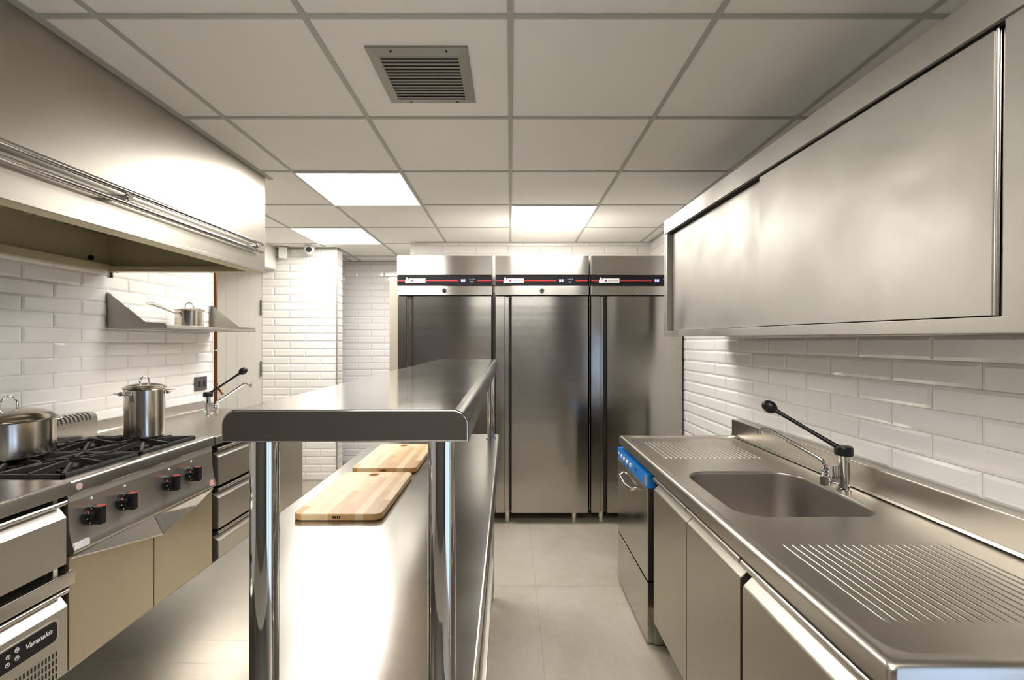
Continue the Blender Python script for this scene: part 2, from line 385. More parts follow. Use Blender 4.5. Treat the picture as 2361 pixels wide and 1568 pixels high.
light_panel(0, YG[4] - .6, 'added unseen ceiling panel just behind the camera on the right, brightening the foreground')  # second out-of-view panel, added as fill for the foreground
# ------------------------------------------------------------------ ceiling vent
vx0, vx1, vy0, vy1 = -.467, -.137, 1.477, 1.8185; vz = cz(1.65)
t = thing('air_vent', 'square slatted metal air vent set in a ceiling tile', 'air vent', ((vx0 + vx1) / 2, (vy0 + vy1) / 2, vz))
f = B(); fw = .036
pts_o = [(vx0, vy0), (vx1, vy0), (vx1, vy1), (vx0, vy1)]; pts_i = [(vx0 + fw, vy0 + fw), (vx1 - fw, vy0 + fw), (vx1 - fw, vy1 - fw), (vx0 + fw, vy1 - fw)]
f.loft([[(x, y, vz + .002) for x, y in pts_o], [(x, y, vz - .006) for x, y in pts_o], [(x, y, vz - .011) for x, y in pts_i], [(x, y, vz + .0) for x, y in pts_i]])
f.build('frame', ALU, t, smooth=0)
B().box(vx0 + .03, vx1 - .03, vy0 + .03, vy1 - .03, vz - .0035, vz - .0015).build('backing', DARK, t)
n = 14
for k in range(n):
    y = vy0 + fw + (k + .5) * (vy1 - vy0 - 2 * fw) / n
    s = B(); s.box(vx0 + fw, vx1 - fw, -.0027, .0027, -.0006, .0006).rot(Matrix.Translation((0, y, vz - .008)) @ Matrix.Rotation(math.radians(-30), 4, 'X')); s.build('slat', ALU, t, smooth=0)
for x, y in ((vx0 + .08, vy0 + .014), (vx1 - .07, vy0 + .014), (vx0 + .08, vy1 - .014), (vx1 - .07, vy1 - .014)):
    B().cyl((x, y, vz - .0105), (x, y, vz - .006), .0035, seg=12).build('screw', BLACK, t)

# ------------------------------------------------------------------ extractor hood
HY0, HY1, HX, HZ = -.6, 2.625, -1.3925, 1.7515
t = thing('extractor_hood', 'large stainless steel extractor hood hanging above the range on the left wall', 'extractor hood', (-1.84, 1.0, HZ))
b = B(); th = .012
b.box(HX - th, HX, HY0, HY1, HZ, 2.33, .002)                                # front
b.build('front_panel', STEEL_HOOD, t)
b = B(); b.prism([(XL + .002, HZ), (HX - th, HZ), (HX - th, 2.30), (XL + .002, 2.30)], 'y', HY1 - th, HY1); b.build('side_panel', STEEL_GREASE, t)
b = B(); b.prism([(XL + .002, HZ), (HX - th, HZ), (HX - th, 2.31), (XL + .002, 2.31)], 'y', HY0, HY0 + th); b.build('side_panel', STEEL_HOOD, t)
B().box(XL + .002, XL + .012, HY0 + th, HY1 - th, HZ, 2.30).build('back_panel', STEEL_GREASE, t)
b = B()                                                                     # gutter ring
b.box(HX - .075, HX - th, HY0 + th, HY1 - th, HZ, HZ + .003).box(HX - .078, HX - .075, HY0 + th, HY1 - th, HZ, HZ + .02)
b.box(XL + .012, XL + .06, HY0 + th, HY1 - th, HZ, HZ + .003).box(XL + .06, XL + .064, HY0 + th, HY1 - th, HZ - .004, HZ + .034)
b.box(XL + .064, HX - .078, HY1 - .06, HY1 - th, HZ, HZ + .003).box(XL + .064, HX - .078, HY1 - .064, HY1 - .06, HZ - .002, HZ + .026)
b.build('gutter', STEEL_GREASE, t)
B().box(HX - .001, HX + .0015, HY0, HY1, HZ, HZ + .016, .0005).build('hem', STEEL_HOOD, t)
b = B(); b.prism([(XL + .012, 1.96), (XL + .012, 1.985), (HX - th, 2.19), (HX - th, 2.165)], 'y', HY0 + th, HY1 - th); b.build('filter_plate', STEEL_HOOD, t)
for k in range(6):
    y0 = HY0 + .05 + k * .53
    f = B()
    for j in range(9):
        y = y0 + .03 + j * .052; f.prism([(XL + .03, 1.950), (XL + .03, 1.962), (HX - .05, 2.170), (HX - .05, 2.158)], 'y', y, y + .03)
    f.build('baffle_filter', STEEL, t)
for z, nm in ((1.894, 'rail'), (1.851, 'rail')):
    B().cyl((-1.366, HY0 + .1, z), (-1.366, 2.548, z), .0095, seg=16, bev=.002).build('rail', POLISH, t)
for y in (.80, 1.646, 2.49):
    g = B(); g.cyl((HX, y, 1.872), (-1.362, y, 1.872), .009, seg=16).cyl((-1.366, y, 1.845), (-1.366, y, 1.900), .006, seg=12).cyl((-1.362, y, 1.872), (-1.352, y, 1.872), .013, seg=20, bev=.002)
    g.build('rail_bracket', CHROME, t)
g = B(); g.cyl((XL + .05, 2.585, HZ - .03), (XL + .05, 2.585, HZ + .005), .013, seg=16).cyl((XL + .05, 2.585, HZ - .035), (XL + .05, 2.585, HZ - .02), .018, seg=16); g.build('drain_cock', CHROME, t)
B().cyl((XL + .012, 2.50, 1.815), (XL + .02, 2.50, 1.815), .014, seg=16).build('plug', BLACK, t)

# ------------------------------------------------------------------ tall refrigerators
FY = 3.44
def fridge(x0, wd, label):
    t = thing('refrigerator', label, 'refrigerator', (x0, FY, 0), 'tall steel refrigerators')
    Y = FY
    def bx(nm, a, c, y0, y1, z0, z1, m, bev=.003, par=None, **k): return B().box(x0 + a, x0 + c, y0, y1, z0, z1, bev).build(nm, m, par or t, **k)
    bx('body', 0, wd, Y + .062, 4.19, .085, 2.0, STEEL_FR)
    bx('top_panel', 0, wd, Y, Y + .06, 1.859, 2.002, STEEL_FT)
    s = bx('control_strip', .002, wd - .002, Y + .003, Y + .06, 1.779, 1.856, BLACK, .001)
    l = bx('door_header', 0, wd, Y, Y + .06, 1.709, 1.776, STEEL_FT)
    # door with a recessed grip channel
    d = B(); w0, w1 = .074, .118
    d.prism([(x0 + .004, Y + .006), (x0 + w0 - .004, Y + .006), (x0 + w0, Y + .012), (x0 + w0, Y + .032), (x0 + w1 - .006, Y + .032), (x0 + w1, Y + .012), (x0 + w1 + .006, Y + .002), (x0 + wd - .006, Y + .002), (x0 + wd - .001, Y + .008), (x0 + wd - .001, Y + .058), (x0 + .004, Y + .058)], 'z', .088, 1.700)
    dd = d.build('door', STEEL_FR, t, smooth=50)
    bx('grip_channel', w0 + .026, w1 + .002, Y + .0215, Y + .0315, .095, 1.695, DARK, .001, dd)
    bx('gasket', .01, wd - .008, Y + .02, Y + .06, 1.700, 1.709, DARK, 0)
    for fx in (.09, wd - .10):
        for fy in (Y + .085, 4.12):
            f = B(); f.cyl((x0 + fx, fy, .012), (x0 + fx, fy, .087), .021, seg=20).cyl((x0 + fx, fy, 0), (x0 + fx, fy, .014), .025, .023, seg=20); f.build('foot', STEEL_BRT, t)
    z = 1.8165; yf = Y + .0025
    for a, c in ((.004, .062), (.215, .455), (.60, wd - .004)): B().box(x0 + a, x0 + c, yf - .0006, yf + .002, z - .0035, z + .0035).build('red_line', RED, s, smooth=0)
    lb = bx('brand_label', .088, .213, yf - .0012, yf + .002, z - .016, z + .016, LABELW, 0, s, smooth=0)
    g = B(); g.lathe([(0, -.017), (.013, -.017), (.014, -.014), (.012, .006), (.007, .012), (.007, .02), (.004, .024), (0, .024)], (0, 0, 0), 20)
    g.rot(Matrix.Translation((x0 + .075, yf + .0, z)) @ Matrix.Diagonal((1, .12, 1, 1))); g.build('bottle_mark', LABELW, s)
    g = B().cyl((x0 + .113, yf - .0018, z), (x0 + .113, yf, z), .008, seg=16); g.build('red_dot', PURP, lb)
    g = B()
    for k in range(9): g.box(x0 + .130 + k * .0082, x0 + .1355 + k * .0082, yf - .0016, yf, z - .004, z + .0045)
    g.build('faint_print', GREYP, lb, smooth=0)
    # blue seven-segment display
    g = B()
    for j in range(2):
        a = x0 + .478 + j * .017
        for sx in (0, .009): g.box(a + sx, a + sx + .003, yf - .001, yf, z - .009, z + .009)
        for sz in (-.009, -.0015, .006): g.box(a, a + .012, yf - .001, yf, z + sz, z + sz + .003)
    g.build('display', LED, s, smooth=0)
    g = B()
    for bxx, bz in ((0, .01), (.016, .01), (.032, .01), (.008, -.006), (.024, -.006), (.016, -.013)): g.cyl((x0 + .542 + bxx, yf - .001, z + bz), (x0 + .542 + bxx, yf, z + bz), .0042, seg=12)
    g.build('buttons', GREYP, s)
    k = B(); k.cyl((x0 + wd * .50, Y - .006, 1.742), (x0 + wd * .50, Y, 1.742), .0165, seg=28, bev=.002); kk = k.build('lock', CHROME, l)
    B().box(x0 + wd * .5 - .009, x0 + wd * .5 + .009, Y - .0075, Y - .005, 1.740, 1.744).build('keyhole', DARK, kk)
    return t
fridge(-.8455, .7085, 'tall steel refrigerator on the left of the row of three')
fridge(-.114, .697, 'tall steel refrigerator in the middle of the row of three')
fridge(.5975, .686, 'tall steel refrigerator on the right of the row, beside the tiled right wall')

# ------------------------------------------------------------------ central work table with over-shelf
TZ = .862
t = thing('work_table', 'long stainless steel work table with raised shelf on round posts in the foreground', 'table', (-.36, 1.45, 0))
RT = Matrix.Translation((-.36, 1.45, 0)) @ Matrix.Rotation(math.radians(.35), 4, 'Z') @ Matrix.Translation((.36, -1.45, 0))
tx0, tx1, ty0, ty1 = -.678, -.050, .42, 2.50
b = B()
b.loft([rr(tx0, tx1, ty0, ty1, .012, TZ - .045, 4), rr(tx0, tx1, ty0, ty1, .012, TZ - .012, 4), rr(tx0 + .003, tx1 - .003, ty0 + .003, ty1 - .003, .012, TZ - .004, 4), rr(tx0 + .011, tx1 - .011, ty0 + .011, ty1 - .011, .01, TZ, 4)], cap0=True, cap1=True)
b.rot(RT); b.build('tabletop', STEEL_TOP, t, smooth=60)
for x in (tx0 + .05, tx1 - .05):
    for y in (ty0 + .06, ty1 - .06):
        f = B(); f.box(x - .02, x + .02, y - .02, y + .02, .04, TZ - .045, .003).cyl((x, y, 0), (x, y, .045), .018, seg=16); f.rot(RT); f.build('leg', STEEL, t)
b = B(); b.box(tx0 + .03, tx1 - .03, ty0 + .04, ty1 - .04, .20, .235, .004).rot(RT); b.build('lower_shelf', STEEL, t)
SZ0, SZ1 = 1.2255, 1.2678
sx0, sx1, sy0, sy1 = -.3755, -.0546, .60, 2.44
r = .020; prof = []
for k in range(7):
    a = math.radians(180 - 15 * k); prof.append((sx0 + r + r * math.cos(a), SZ1 - r + r * math.sin(a)))
for k in range(7):
    a = math.radians(90 - 15 * k); prof.append((sx1 - r + r * math.cos(a), SZ1 - r + r * math.sin(a)))
prof += [(sx1, SZ0 + .001), (sx1 - .001, SZ0), (sx0 + .001, SZ0), (sx0, SZ0 + .001)]
b = B(); b.prism(prof, 'y', sy0, sy1)
RS = Matrix.Translation((-.2, .60, 0)) @ Matrix.Rotation(math.radians(.4), 4, 'Z') @ Matrix.Translation((.2, -.60, 0))
b.rot(RS); me = b
bmesh.ops.bevel(b.bm, geom=[e for e in b.bm.edges if all(abs(v.co.y - e.verts[0].co.y) < .003 for v in e.verts) and abs(e.verts[0].co.y - sy0) < .003], offset=.0022, segments=3, affect='EDGES')
b.build('upper_shelf', STEEL_SHELF, t, smooth=50)
for x, y in ((-.3415, .642), (-.0955, .642), (-.355, 2.38), (-.1005, 2.38)):
    p = B().cyl((x, y, TZ), (x, y, SZ0 + .001), .0189, seg=48).build('post', POLISH, t)
    B().cyl((x, y, TZ), (x, y, TZ + .005), .028, seg=32, bev=.002).build('post_flange', CHROME, p)
# chopping boards
def board(y0, y1, label):
    x0, x1, z0, z1 = -.603, -.357, TZ + .001, TZ + .0195
    o = rr(x0, x1, y0, y1, .022, 0, 5); n = len(o); hc = (-.489, y1 - .034); hr = .0175
    hole = []
    for k in range(n):
        a = math.radians(90 * (k // 6) + 15 * (k % 6 + .5)); hole.append((hc[0] + hr * math.cos(a), hc[1] + hr * .8 * math.sin(a), 0))
    def at(l, z): return [(q[0], q[1], z) for q in l]
    oi = rr(x0 + .002, x1 - .002, y0 + .002, y1 - .002, .021, 0, 5)
    b = B(); b.loft([at(hole, z0), at(oi, z0), at(o, z0 + .002), at(o, z1 - .002), at(oi, z1), at(hole, z1), at(hole, z0)])
    t = thing('cutting_board', label, 'cutting board', ((x0 + x1) / 2, (y0 + y1) / 2, z0), 'wooden cutting boards on the work table')
    b.build('board', WOOD, t, smooth=50)
    g = B()
    for k in range(4): g.box(-.492 + k * .006, -.488 + k * .006, y0 - .0004, y0 + .001, z0 + .006, z0 + .013)
    g.build('burnt_mark', DARK, t, smooth=0)
    return t
board(1.277, 1.692, 'pale laminated wood cutting board, the nearer of two on the work table')
b2 = board(1.745, 2.16, 'pale laminated wood cutting board, the farther of two on the work table')

# ------------------------------------------------------------------ range cooker
RX = -1.54; RY0, RY1, RZ = 1.615, 2.402, .869
t = thing('range_cooker', 'stainless steel four burner gas range with black knobs below the hood', 'range cooker', (-1.9, 2.0, 0))
B().box(XL + .05, RX - .03, RY0 + .004, RY1 - .004, .10, .80, .002).build('body', STEEL, t)
# top plate: bullnose front, raised border, recessed black burner well
b = B()
b.prism([(RX - .06, RZ), (RX - .012, RZ), (RX - .004, RZ - .003), (RX, RZ - .01), (RX + .002, RZ - .045), (RX - .003, RZ - .051), (RX - .06, RZ - .051)], 'y', RY0, RY1)
b.box(XL + .06, RX - .06, RY0, RY0 + .035, RZ - .05, RZ).box(XL + .06, RX - .06, RY1 - .035, RY1, RZ - .05, RZ).box(XL + .06, XL + .17, RY0, RY1, RZ - .05, RZ)
b.build('top_frame', STEEL_BRT, t)
B().box(XL + .17, RX - .06, RY0 + .035, RY1 - .035, RZ - .05, RZ - .022).build('burner_pan', IRON, t)
# sloped front
B().prism([(RX - .05, .818), (RX - .012, .818), (RX - .006, .793), (RX - .05, .793)], 'y', RY0 + .004, RY1 - .004).build('upper_trim', STEEL, t)
pz = []
for k in range(9):
    a = k / 8; pz.append((RX - .008 + .022 * (a ** 3), .793 - .17 * a))
cp = B(); cp.prism([(RX - .05, .793)] + pz + [(RX + .010, .613), (RX - .05, .613)], 'y', RY0 + .003, RY1 - .003)
cp = cp.build('control_panel', STEEL, t, smooth=50)
for y, k in ((1.700, 0), (1.846, 1), (2.087, 2), (2.232, 3)):
    z = .722; xk = RX - .006
    g = B(); g.cyl((xk - .004, y, z), (xk + .017, y, z), .036, .0345, seg=32, bev=.002).cyl((xk + .015, y, z), (xk + .034, y, z), .027, .024, seg=28, bev=.002)
    g.box(xk + .012, xk + .050, y - .0125, y + .0125, z - .033, z + .033, .004)
    kn = g.build('knob', BLACK, t)
    g = B(); g.box(xk + .022, xk + .0505, y - .004, y + .0120, z + .0325, z + .0336).box(xk + .015, xk + .0177, y - .028, y - .021, z + .014, z + .022); g.build('red_mark', RED, kn)
    g = B()
    for a in (150, 190, 230, 265, 115): g.cyl((xk + .016, y + .030 * math.cos(math.radians(a)), z + .030 * math.sin(math.radians(a))), (xk + .0182, y + .030 * math.cos(math.radians(a)), z + .030 * math.sin(math.radians(a))), .0022, seg=8)
    g.build('white_dots', LABELW, kn)
    g = B().cyl((RX - .0075, y + .008, .781), (RX - .0055, y + .008, .781), .0045, seg=12); g.build('pointer_mark', LABELW, cp)
# doors and wing handles
for a, c, sgn in ((RY0 + .004, 2.003, 1), (2.007, RY1 - .004, -1)):
    dr = B().box(RX - .035, RX - .006, a, c, .13, .606, .003).build('door', STEEL_GOLD, t)
    ye, ym = (a + .003, c) if sgn == 1 else (c - .003, a)
    e = .003
    v = [(RX - .006, ye, .606), (RX - .006, ym, .606), (RX + .034, ym, .526), (RX + .028, ym + (ye - ym) * .58, .572), (RX + .001, ye, .601)]
    v2 = [(x - .003, y, z - .005) for x, y, z in v]
    h = B(); h.raw(v + v2, [(0, 1, 2, 3, 4), (9, 8, 7, 6, 5)] + [(i, i + 5, (i + 1) % 5 + 5, (i + 1) % 5) for i in range(5)])
    bmesh.ops.recalc_face_normals(h.bm, faces=h.bm.faces[:]); h.build('door_handle', STEEL_BRT, dr, smooth=0)
B().box(XL + .06, RX - .08, RY0 + .03, RY1 - .03, 0, .10).build('plinth', DARK, t)
# stickers
B().cyl((RX - .001, RY0 + .035, .842), (RX + .0026, RY0 + .035, .842), .012, seg=20).build('round_sticker', simple('pink_sticker', (.6, .42, .40), .5), t)
B().prism([(2.345, .622), (2.39, .622), (2.372, .652)], 'x', RX - .002, RX + .0135).build('warning_sticker', simple('red_sticker', (.7, .35, .32), .5), t)
B().box(RX + .004, RX + .0145, RY0 + .004, RY0 + .062, .626, .648).build('white_sticker', LABELW, t)
# burners
gx0, gx1 = XL + .175, RX - .065; gy0, gy1 = RY0 + .042, RY1 - .042
cells = [((gx0 + gx1) / 2 + sx * (gx1 - gx0) / 4, (gy0 + gy1) / 2 + sy * (gy1 - gy0) / 4) for sx in (-1, 1) for sy in (-1, 1)]
for x, y in cells:
    g = B(); g.lathe([(0, 0), (.05, 0), (.05, .012), (.038, .02), (.038, .026), (0, .03)], (x, y, RZ - .022), 32); bu = g.build('burner', IRON, t)
    B().lathe([(.036, 0), (.044, .0), (.044, .006), (.036, .008)], (x, y, RZ - .002), 32).build('burner_ring', simple('brass_grey', (.25, .23, .19), .35, 1), bu)
# grates: one per burner, rim and eight raised fingers
hw, hd = (gx1 - gx0) / 4 - .002, (gy1 - gy0) / 4 - .002
g0 = None
for x, y in cells:
    g = B(); zt = RZ + .012
    for s in (-1, 1):
        g.box(x - hw, x + hw, y + s * (hd - .006) - .006, y + s * (hd - .006) + .006, RZ - .006, zt, .002)
        g.box(x + s * (hw - .006) - .006, x + s * (hw - .006) + .006, y - hd, y + hd, RZ - .006, zt, .002)
        # fingers along x and y, rising towards their tips
        for q in (-.45, .45) if False else (0,):
            g.prism([(x + s * (hw - .004), RZ - .004), (x + s * (hw - .004), zt + .004), (x + s * .04, zt + .016), (x + s * .022, zt + .014), (x + s * .026, zt - .004)], 'y', y - .006, y + .006)
            g.prism([(y + s * (hd - .004), RZ - .004), (y + s * (hd - .004), zt + .004), (y + s * .04, zt + .016), (y + s * .022, zt + .014), (y + s * .026, zt - .004)], 'x', x - .006, x + .006)
        for s2 in (-1, 1):
            bx_ = B(); L_ = math.hypot(hw, hd) - .012
            bx_.prism([(.05, zt - .004 - RZ), (.05, zt + .012 - RZ), (.06, zt + .014 - RZ), (L_, zt + .003 - RZ), (L_, -.004)], 'y', -.005, .005)
            bx_.rot(Matrix.Translation((x, y, RZ)) @ Matrix.Rotation(math.atan2(s2 * hd, s * hw), 4, 'Z')); g._merge(bx_.bm)
    g.build('grate', IRON, t)
# flue riser with slots
b = B(); fz = .998; fx0, fx1 = XL + .045, -2.145
b.prism([(fx0, RZ - .05), (fx1, RZ - .05), (fx1, fz - .035), (fx1 - .008, fz - .012), (fx1 - .03, fz), (fx0, fz)], 'y', RY0, RY1 - .0); fl_ = b.build('flue', STEEL_BRT, t)
g = B()
for k in range(34):
    y = RY0 + .03 + k * .0216
    g.prism([(fx1 + .0008, fz - .038), (fx1 - .007, fz - .012), (fx1 - .032, fz + .001), (fx1 - .034, fz - .003), (fx1 - .02, fz - .02)], 'y', y, y + .010)
g.build('flue_slots', DARK, fl_)

# ------------------------------------------------------------------ refrigerated drawer unit (near left)
UX = -1.53; UY0, UY1 = .35, 1.611
t = thing('refrigerated_drawer_unit', 'stainless steel refrigerated base unit with black control plate at bottom left', 'drawer unit', (-1.9, .98, 0))
b = B(); b.prism([(XL + .005, .869 + .006), (UX - .012, .875), (UX - .003, .872), (UX, .865), (UX, .826), (UX - .03, .826), (XL + .005, .826)], 'y', UY0, UY1, 0)
b.box(XL + .003, XL + .018, UY0, UY1, .87, .945, .001); b.build('worktop', STEEL_BRT, t)
B().box(XL + .02, UX - .045, UY0, UY1 - .012, .08, .826).build('carcass', DARK, t)
B().box(UX - .05, UX - .036, UY1 - .028, UY1 - .012, .08, .826).box(XL + .02, UX - .04, UY1 - .014, UY1 - .01, .08, .82).build('side_panel', STEEL, t)
def dfront(y0, y1, z0, z1, nm='drawer', m=STEEL, sgn=1, X=UX, top=.03):
    return B().prism([(X, z0), (X, z1 - top), (X - sgn * .004, z1 - top + .004), (X - sgn * .024, z1), (X - sgn * .036, z1), (X - sgn * .036, z0)], 'y', y0, y1, .0015).build(nm, m, t)
UE = UY1 - .017
dfront(.98, UE, .592, .784); dfront(UY0, .975, .592, .784)
B().cyl((UX - .008, UY0, .802), (UX - .008, UE + .005, .802), .0095, seg=20, bev=.002).box(UX - .045, UX - .01, UY0, UE + .003, .796, .811, .002).build('grip_bar', STEEL_BRT, t)
B().box(UX - .045, UX + .012, UY0, UY1 + .003, .517, .566, .004).build('middle_ledge', STEEL_BRT, t)
B().cyl((UX - .004, UY0, .497), (UX - .004, UE + .008, .497), .0085, seg=20, bev=.002).box(UX - .045, UX - .006, UY0, UE + .006, .491, .505, .002).build('grip_bar', STEEL_BRT, t)
mp_ = dfront(.98, UE + .004, .09, .478, 'machine_panel'); dfront(UY0, .975, .09, .478)
plate = B().loft([[(UX + h, p[0], p[1]) for p in rr(1.19, 1.557, .354, .421, .014, 0, 5)] for h in (0, .003)], cap0=True, cap1=True).build('control_plate', BLACK, mp_)
B().loft([[(UX + h, p[0], p[1]) for p in rr(1.186, 1.567, .350, .425, .017, 0, 5)] for h in (0, .0015)], cap0=True, cap1=True).build('plate_surround', STEEL_BRT, mp_)
MX = Matrix(((0, 0, 1, UX + .0032), (1, 0, 0, 0), (0, 1, 0, 0), (0, 0, 0, 1)))
text_mesh('Varanakis', .0225, Matrix.Translation((0, 1.497, .3935)) @ MX, 'lettering', WHITEP, plate, shear=.25, label='white lettering on the black plate')
g = B()
for y, z in ((1.405, .398), (1.43, .404), (1.403, .375), (1.43, .379)):
    ring = [(UX + .0035, y + .0058 * math.cos(a * .3927), z + .0065 * math.sin(a * .3927)) for a in range(16)]
    g.tube(ring, .0009, 6, True); g.box(UX + .003, UX + .0038, y - .002, y + .002, z - .001, z + .003)
g.build('touch_icons', WHITEP, plate)
g = B()
for rr_ in range(8):
    for k in range(26):
        y = 1.557 - k * .0115; z = .306 - rr_ * .0245; g.box(UX - .001, UX + .0006, y - .0025, y + .0025, z - .0085, z + .0085)
g.build('vent_slots', DARK, mp_, smooth=0)
for y in (.45, 1.5):
    B().cyl((UX - .1, y, 0), (UX - .1, y, .08), .02, seg=16).build('foot', STEEL, t)

# ------------------------------------------------------------------ far left counter: drawers + door, sink top
LX = -1.535; LY0, LY1 = 2.408, 3.43
t = thing('counter_unit', 'stainless steel counter with drawers between the range and the white door', 'counter', (-1.9, 2.92, 0))
b = B(); b.prism([(XL + .003, .866), (LX - .012, .866), (LX - .003, .862), (LX, .855), (LX, .822), (XL + .003, .822)], 'y', LY0, LY1); b.build('worktop', STEEL_SINK, t)
B().prism([(XL + .002, .86), (XL + .05, .866), (XL + .033, .872), (XL + .030, .928), (XL + .002, .928)], 'y', LY0, LY1, .001).build('backsplash', STEEL_BRT, t)
B().box(XL + .02, LX - .045, LY0 + .004, LY1 - .004, .08, .822).build('carcass', DARK, t)
B().box(XL + .02, LX - .008, LY1 - .012, LY1 - .002, .08, .822, .002).build('side_panel', STEEL, t)
for z0, z1 in ((.602, .775), (.375, .560), (.13, .335)):
    B().prism([(LX, z0), (LX, z1 - .022), (LX - .005, z1 - .018), (LX - .03, z1), (LX - .04, z1), (LX - .04, z0)], 'y', LY0 + .022, 2.90, .0015).build('drawer', STEEL, t)
    B().cyl((LX - .008, LY0 + .022, z1 + .018), (LX - .008, 2.90, z1 + .018), .009, seg=16).box(LX - .05, LX - .01, LY0 + .022, 2.90, z1 + .012, z1 + .026).build('grip_bar', STEEL_BRT, t)
B().box(LX - .04, LX, 2.907, LY1 - .015, .12, .815, .003).build('door', STEEL, t)
for y in (LY0 + .08, LY1 - .08):
    B().cyl((LX - .1, y, 0), (LX - .1, y, .08), .02, seg=16).build('foot', STEEL, t)

# ------------------------------------------------------------------ pots
def loop_handle(c, w, h, ang, r=.004, n=12):
    pts = []
    for k in range(n + 1):
        a = math.pi * k / n; pts.append((math.cos(a) * w, 0, max(0, math.sin(a)) ** .75 * h))
    M = Matrix.Translation(c) @ Matrix.Rotation(ang, 4, 'Z'); return [tuple(M @ Vector(p)) for p in pts]
def pot(name, label, c, r, h, lidh, handles=True, ang=0, cat='pot'):
    x, y, z = c
    t = thing(name, label, cat, c)
    B().lathe([(0, 0), (r - .008, 0), (r - .002, .002), (r, .008), (r, h - .004), (r + .005, h), (r + .004, h + .002), (r - .002, h), (r - .003, h - .01), (r - .003, .012), (r - .01, .005), (0, .005)], c, 64).build('pot_body', POTSTEEL, t)
    prof = [(r + .007, h + .003), (r + .008, h + .005), (r + .002, h + .008)] + [(r * math.cos(a * math.pi / 20) * .99, h + .007 + lidh * math.sin(a * math.pi / 20)) for a in range(1, 10)] + [(0, h + .007 + lidh)]
    ld = B().lathe([(0, h + .002)] + [(r + .004, h + .002)] + prof, c, 64).build('lid', POTSTEEL, t)
    g = B(); g.tube(loop_handle((x, y, z + h + .004 + lidh * .96), r * .30, r * .28 + .012, ang + .3), .0042, 10); g.build('lid_handle', CHROME, ld)
    if handles:
        for s in (-1, 1):
            d = Vector((math.cos(ang), math.sin(ang), 0)) * s; n_ = Vector((-d.y, d.x, 0)); zc = z + h - .022
            P = []
            for k in range(13):
                a = math.pi * k / 12; P.append(Vector((x, y, zc)) + d * (r - .003 + .042 * math.sin(a) ** .6) + n_ * (.043 * math.cos(a)) + Vector((0, 0, .006 * math.sin(a))))
            g = B(); g.tube(P, .0042, 10)
            for e in (-1, 1): 
                q = Vector((x, y, zc)) + d * (r - .006) + n_ * (.043 * e); g.cyl(q, q + d * .012, .010, seg=12)
            g.build('side_handle', CHROME, t)
    return t
pot('saucepot', 'wide steel saucepot with domed lid on the back left burner', (-2.035, 1.875, RZ + .0275), .140, .146, .040, ang=math.radians(82))
pot('stockpot', 'tall narrow steel stockpot with lid on the right side of the range', (-1.79, 2.262, RZ + .0275), .0815, .234, .02, ang=math.radians(243))
# ------------------------------------------------------------------ wall shelf + saucepan
t = thing('wall_shelf', 'stainless steel wall shelf with triangular end brackets on the tiled left wall', 'shelf', (-2.11, 3.07, 1.455))
B().box(XL, -1.944, 2.616, 3.53, 1.438, 1.455, .002).build('shelf_board', STEEL_CAB, t)
for y, s in ((2.614, 1), (3.528, -1)):
    B().prism([(XL + .001, 1.440), (XL + .001, 1.638), (XL + .006, 1.640), (-2.065, 1.472), (-1.950, 1.466), (-1.948, 1.440)], 'y', y, y + s * .003).box(XL + .0, XL + .003, y, y + s * .03, 1.45, 1.635).build('bracket', STEEL_CAB, t, smooth=0)
    
sx, sy, sz = -2.105, 3.03, 1.456
t = pot('saucepan', 'small steel saucepan with lid and long handle on the wall shelf', (sx, sy, sz), .079, .108, .014, handles=False, ang=.2, cat='saucepan')
h0 = Vector((sx - .01, sy - .078, sz + .085)); h1 = Vector((-2.175, 2.765, 1.590))
g = B(); P = [h0, h0.lerp(h1, .15) + Vector((0, 0, -.004)), h0.lerp(h1, .5) + Vector((0, 0, .002)), h0.lerp(h1, .85) + Vector((0, 0, .008)), h1]
g.tube(P, [.005, .006, .0085, .0095, .006], 12); g.cyl(h0 + Vector((0, .004, -.004)), h0 + Vector((0, -.006, -.004)), .014, seg=16); g.build('long_handle', POTSTEEL, t)
# ------------------------------------------------------------------ socket, pipe, door, sensor, camera
t = thing('power_socket', 'dark grey wall socket on white tiles beside the copper pipe', 'socket', (XL, 3.40, 1.055))
B().box(XL - .001, XL + .010, 3.335, 3.465, 1.004, 1.104, .003).build('face_plate', SOCKET, t)
for y in (3.375, 3.405, 3.432): B().box(XL + .009, XL + .012, y - .011, y + .011, 1.03, 1.075, .002).build('insert', BLACK if y != 3.405 else SOCKET, t)
t = thing('copper_pipe', 'vertical copper pipe running down beside the white door', 'pipe', (-2.305, 3.615, .9))
B().cyl((-2.305, 3.615, .0), (-2.305, 3.615, 2.064), .013, seg=20).build('pipe', COPPER, t)
B().tube([(-2.305 + .017 * math.cos(a * .3927), 3.615 + .017 * math.sin(a * .3927), 1.295) for a in range(16)], .005, 8, True).cyl((-2.34, 3.56, 1.295), (-2.305, 3.60, 1.295), .005, seg=10).build('clamp', CHROME, t)
for z in (1.0, 1.03): B().cyl((-2.305, 3.615, z - .01), (-2.305, 3.615, z + .01), .0165, seg=16).build('joint', COPPER, t)
B().tube([(-2.305, 3.615, 1.0), (-2.27, 3.615, .985), (-2.25, 3.615, .95)], .010, 10).build('elbow', COPPER, t)
d = B()
for k in range(5):
    x1 = -2.437 - k * .1137; d.box(x1 - .1120, x1, 4.512, 4.54, 0, 2.062)
d = struct(d.build('door_1', PAINT, smooth=0))
B().box(-2.95, -2.43, 4.53, 4.545, 0, 2.06).build('groove_backing', CREAM, d)
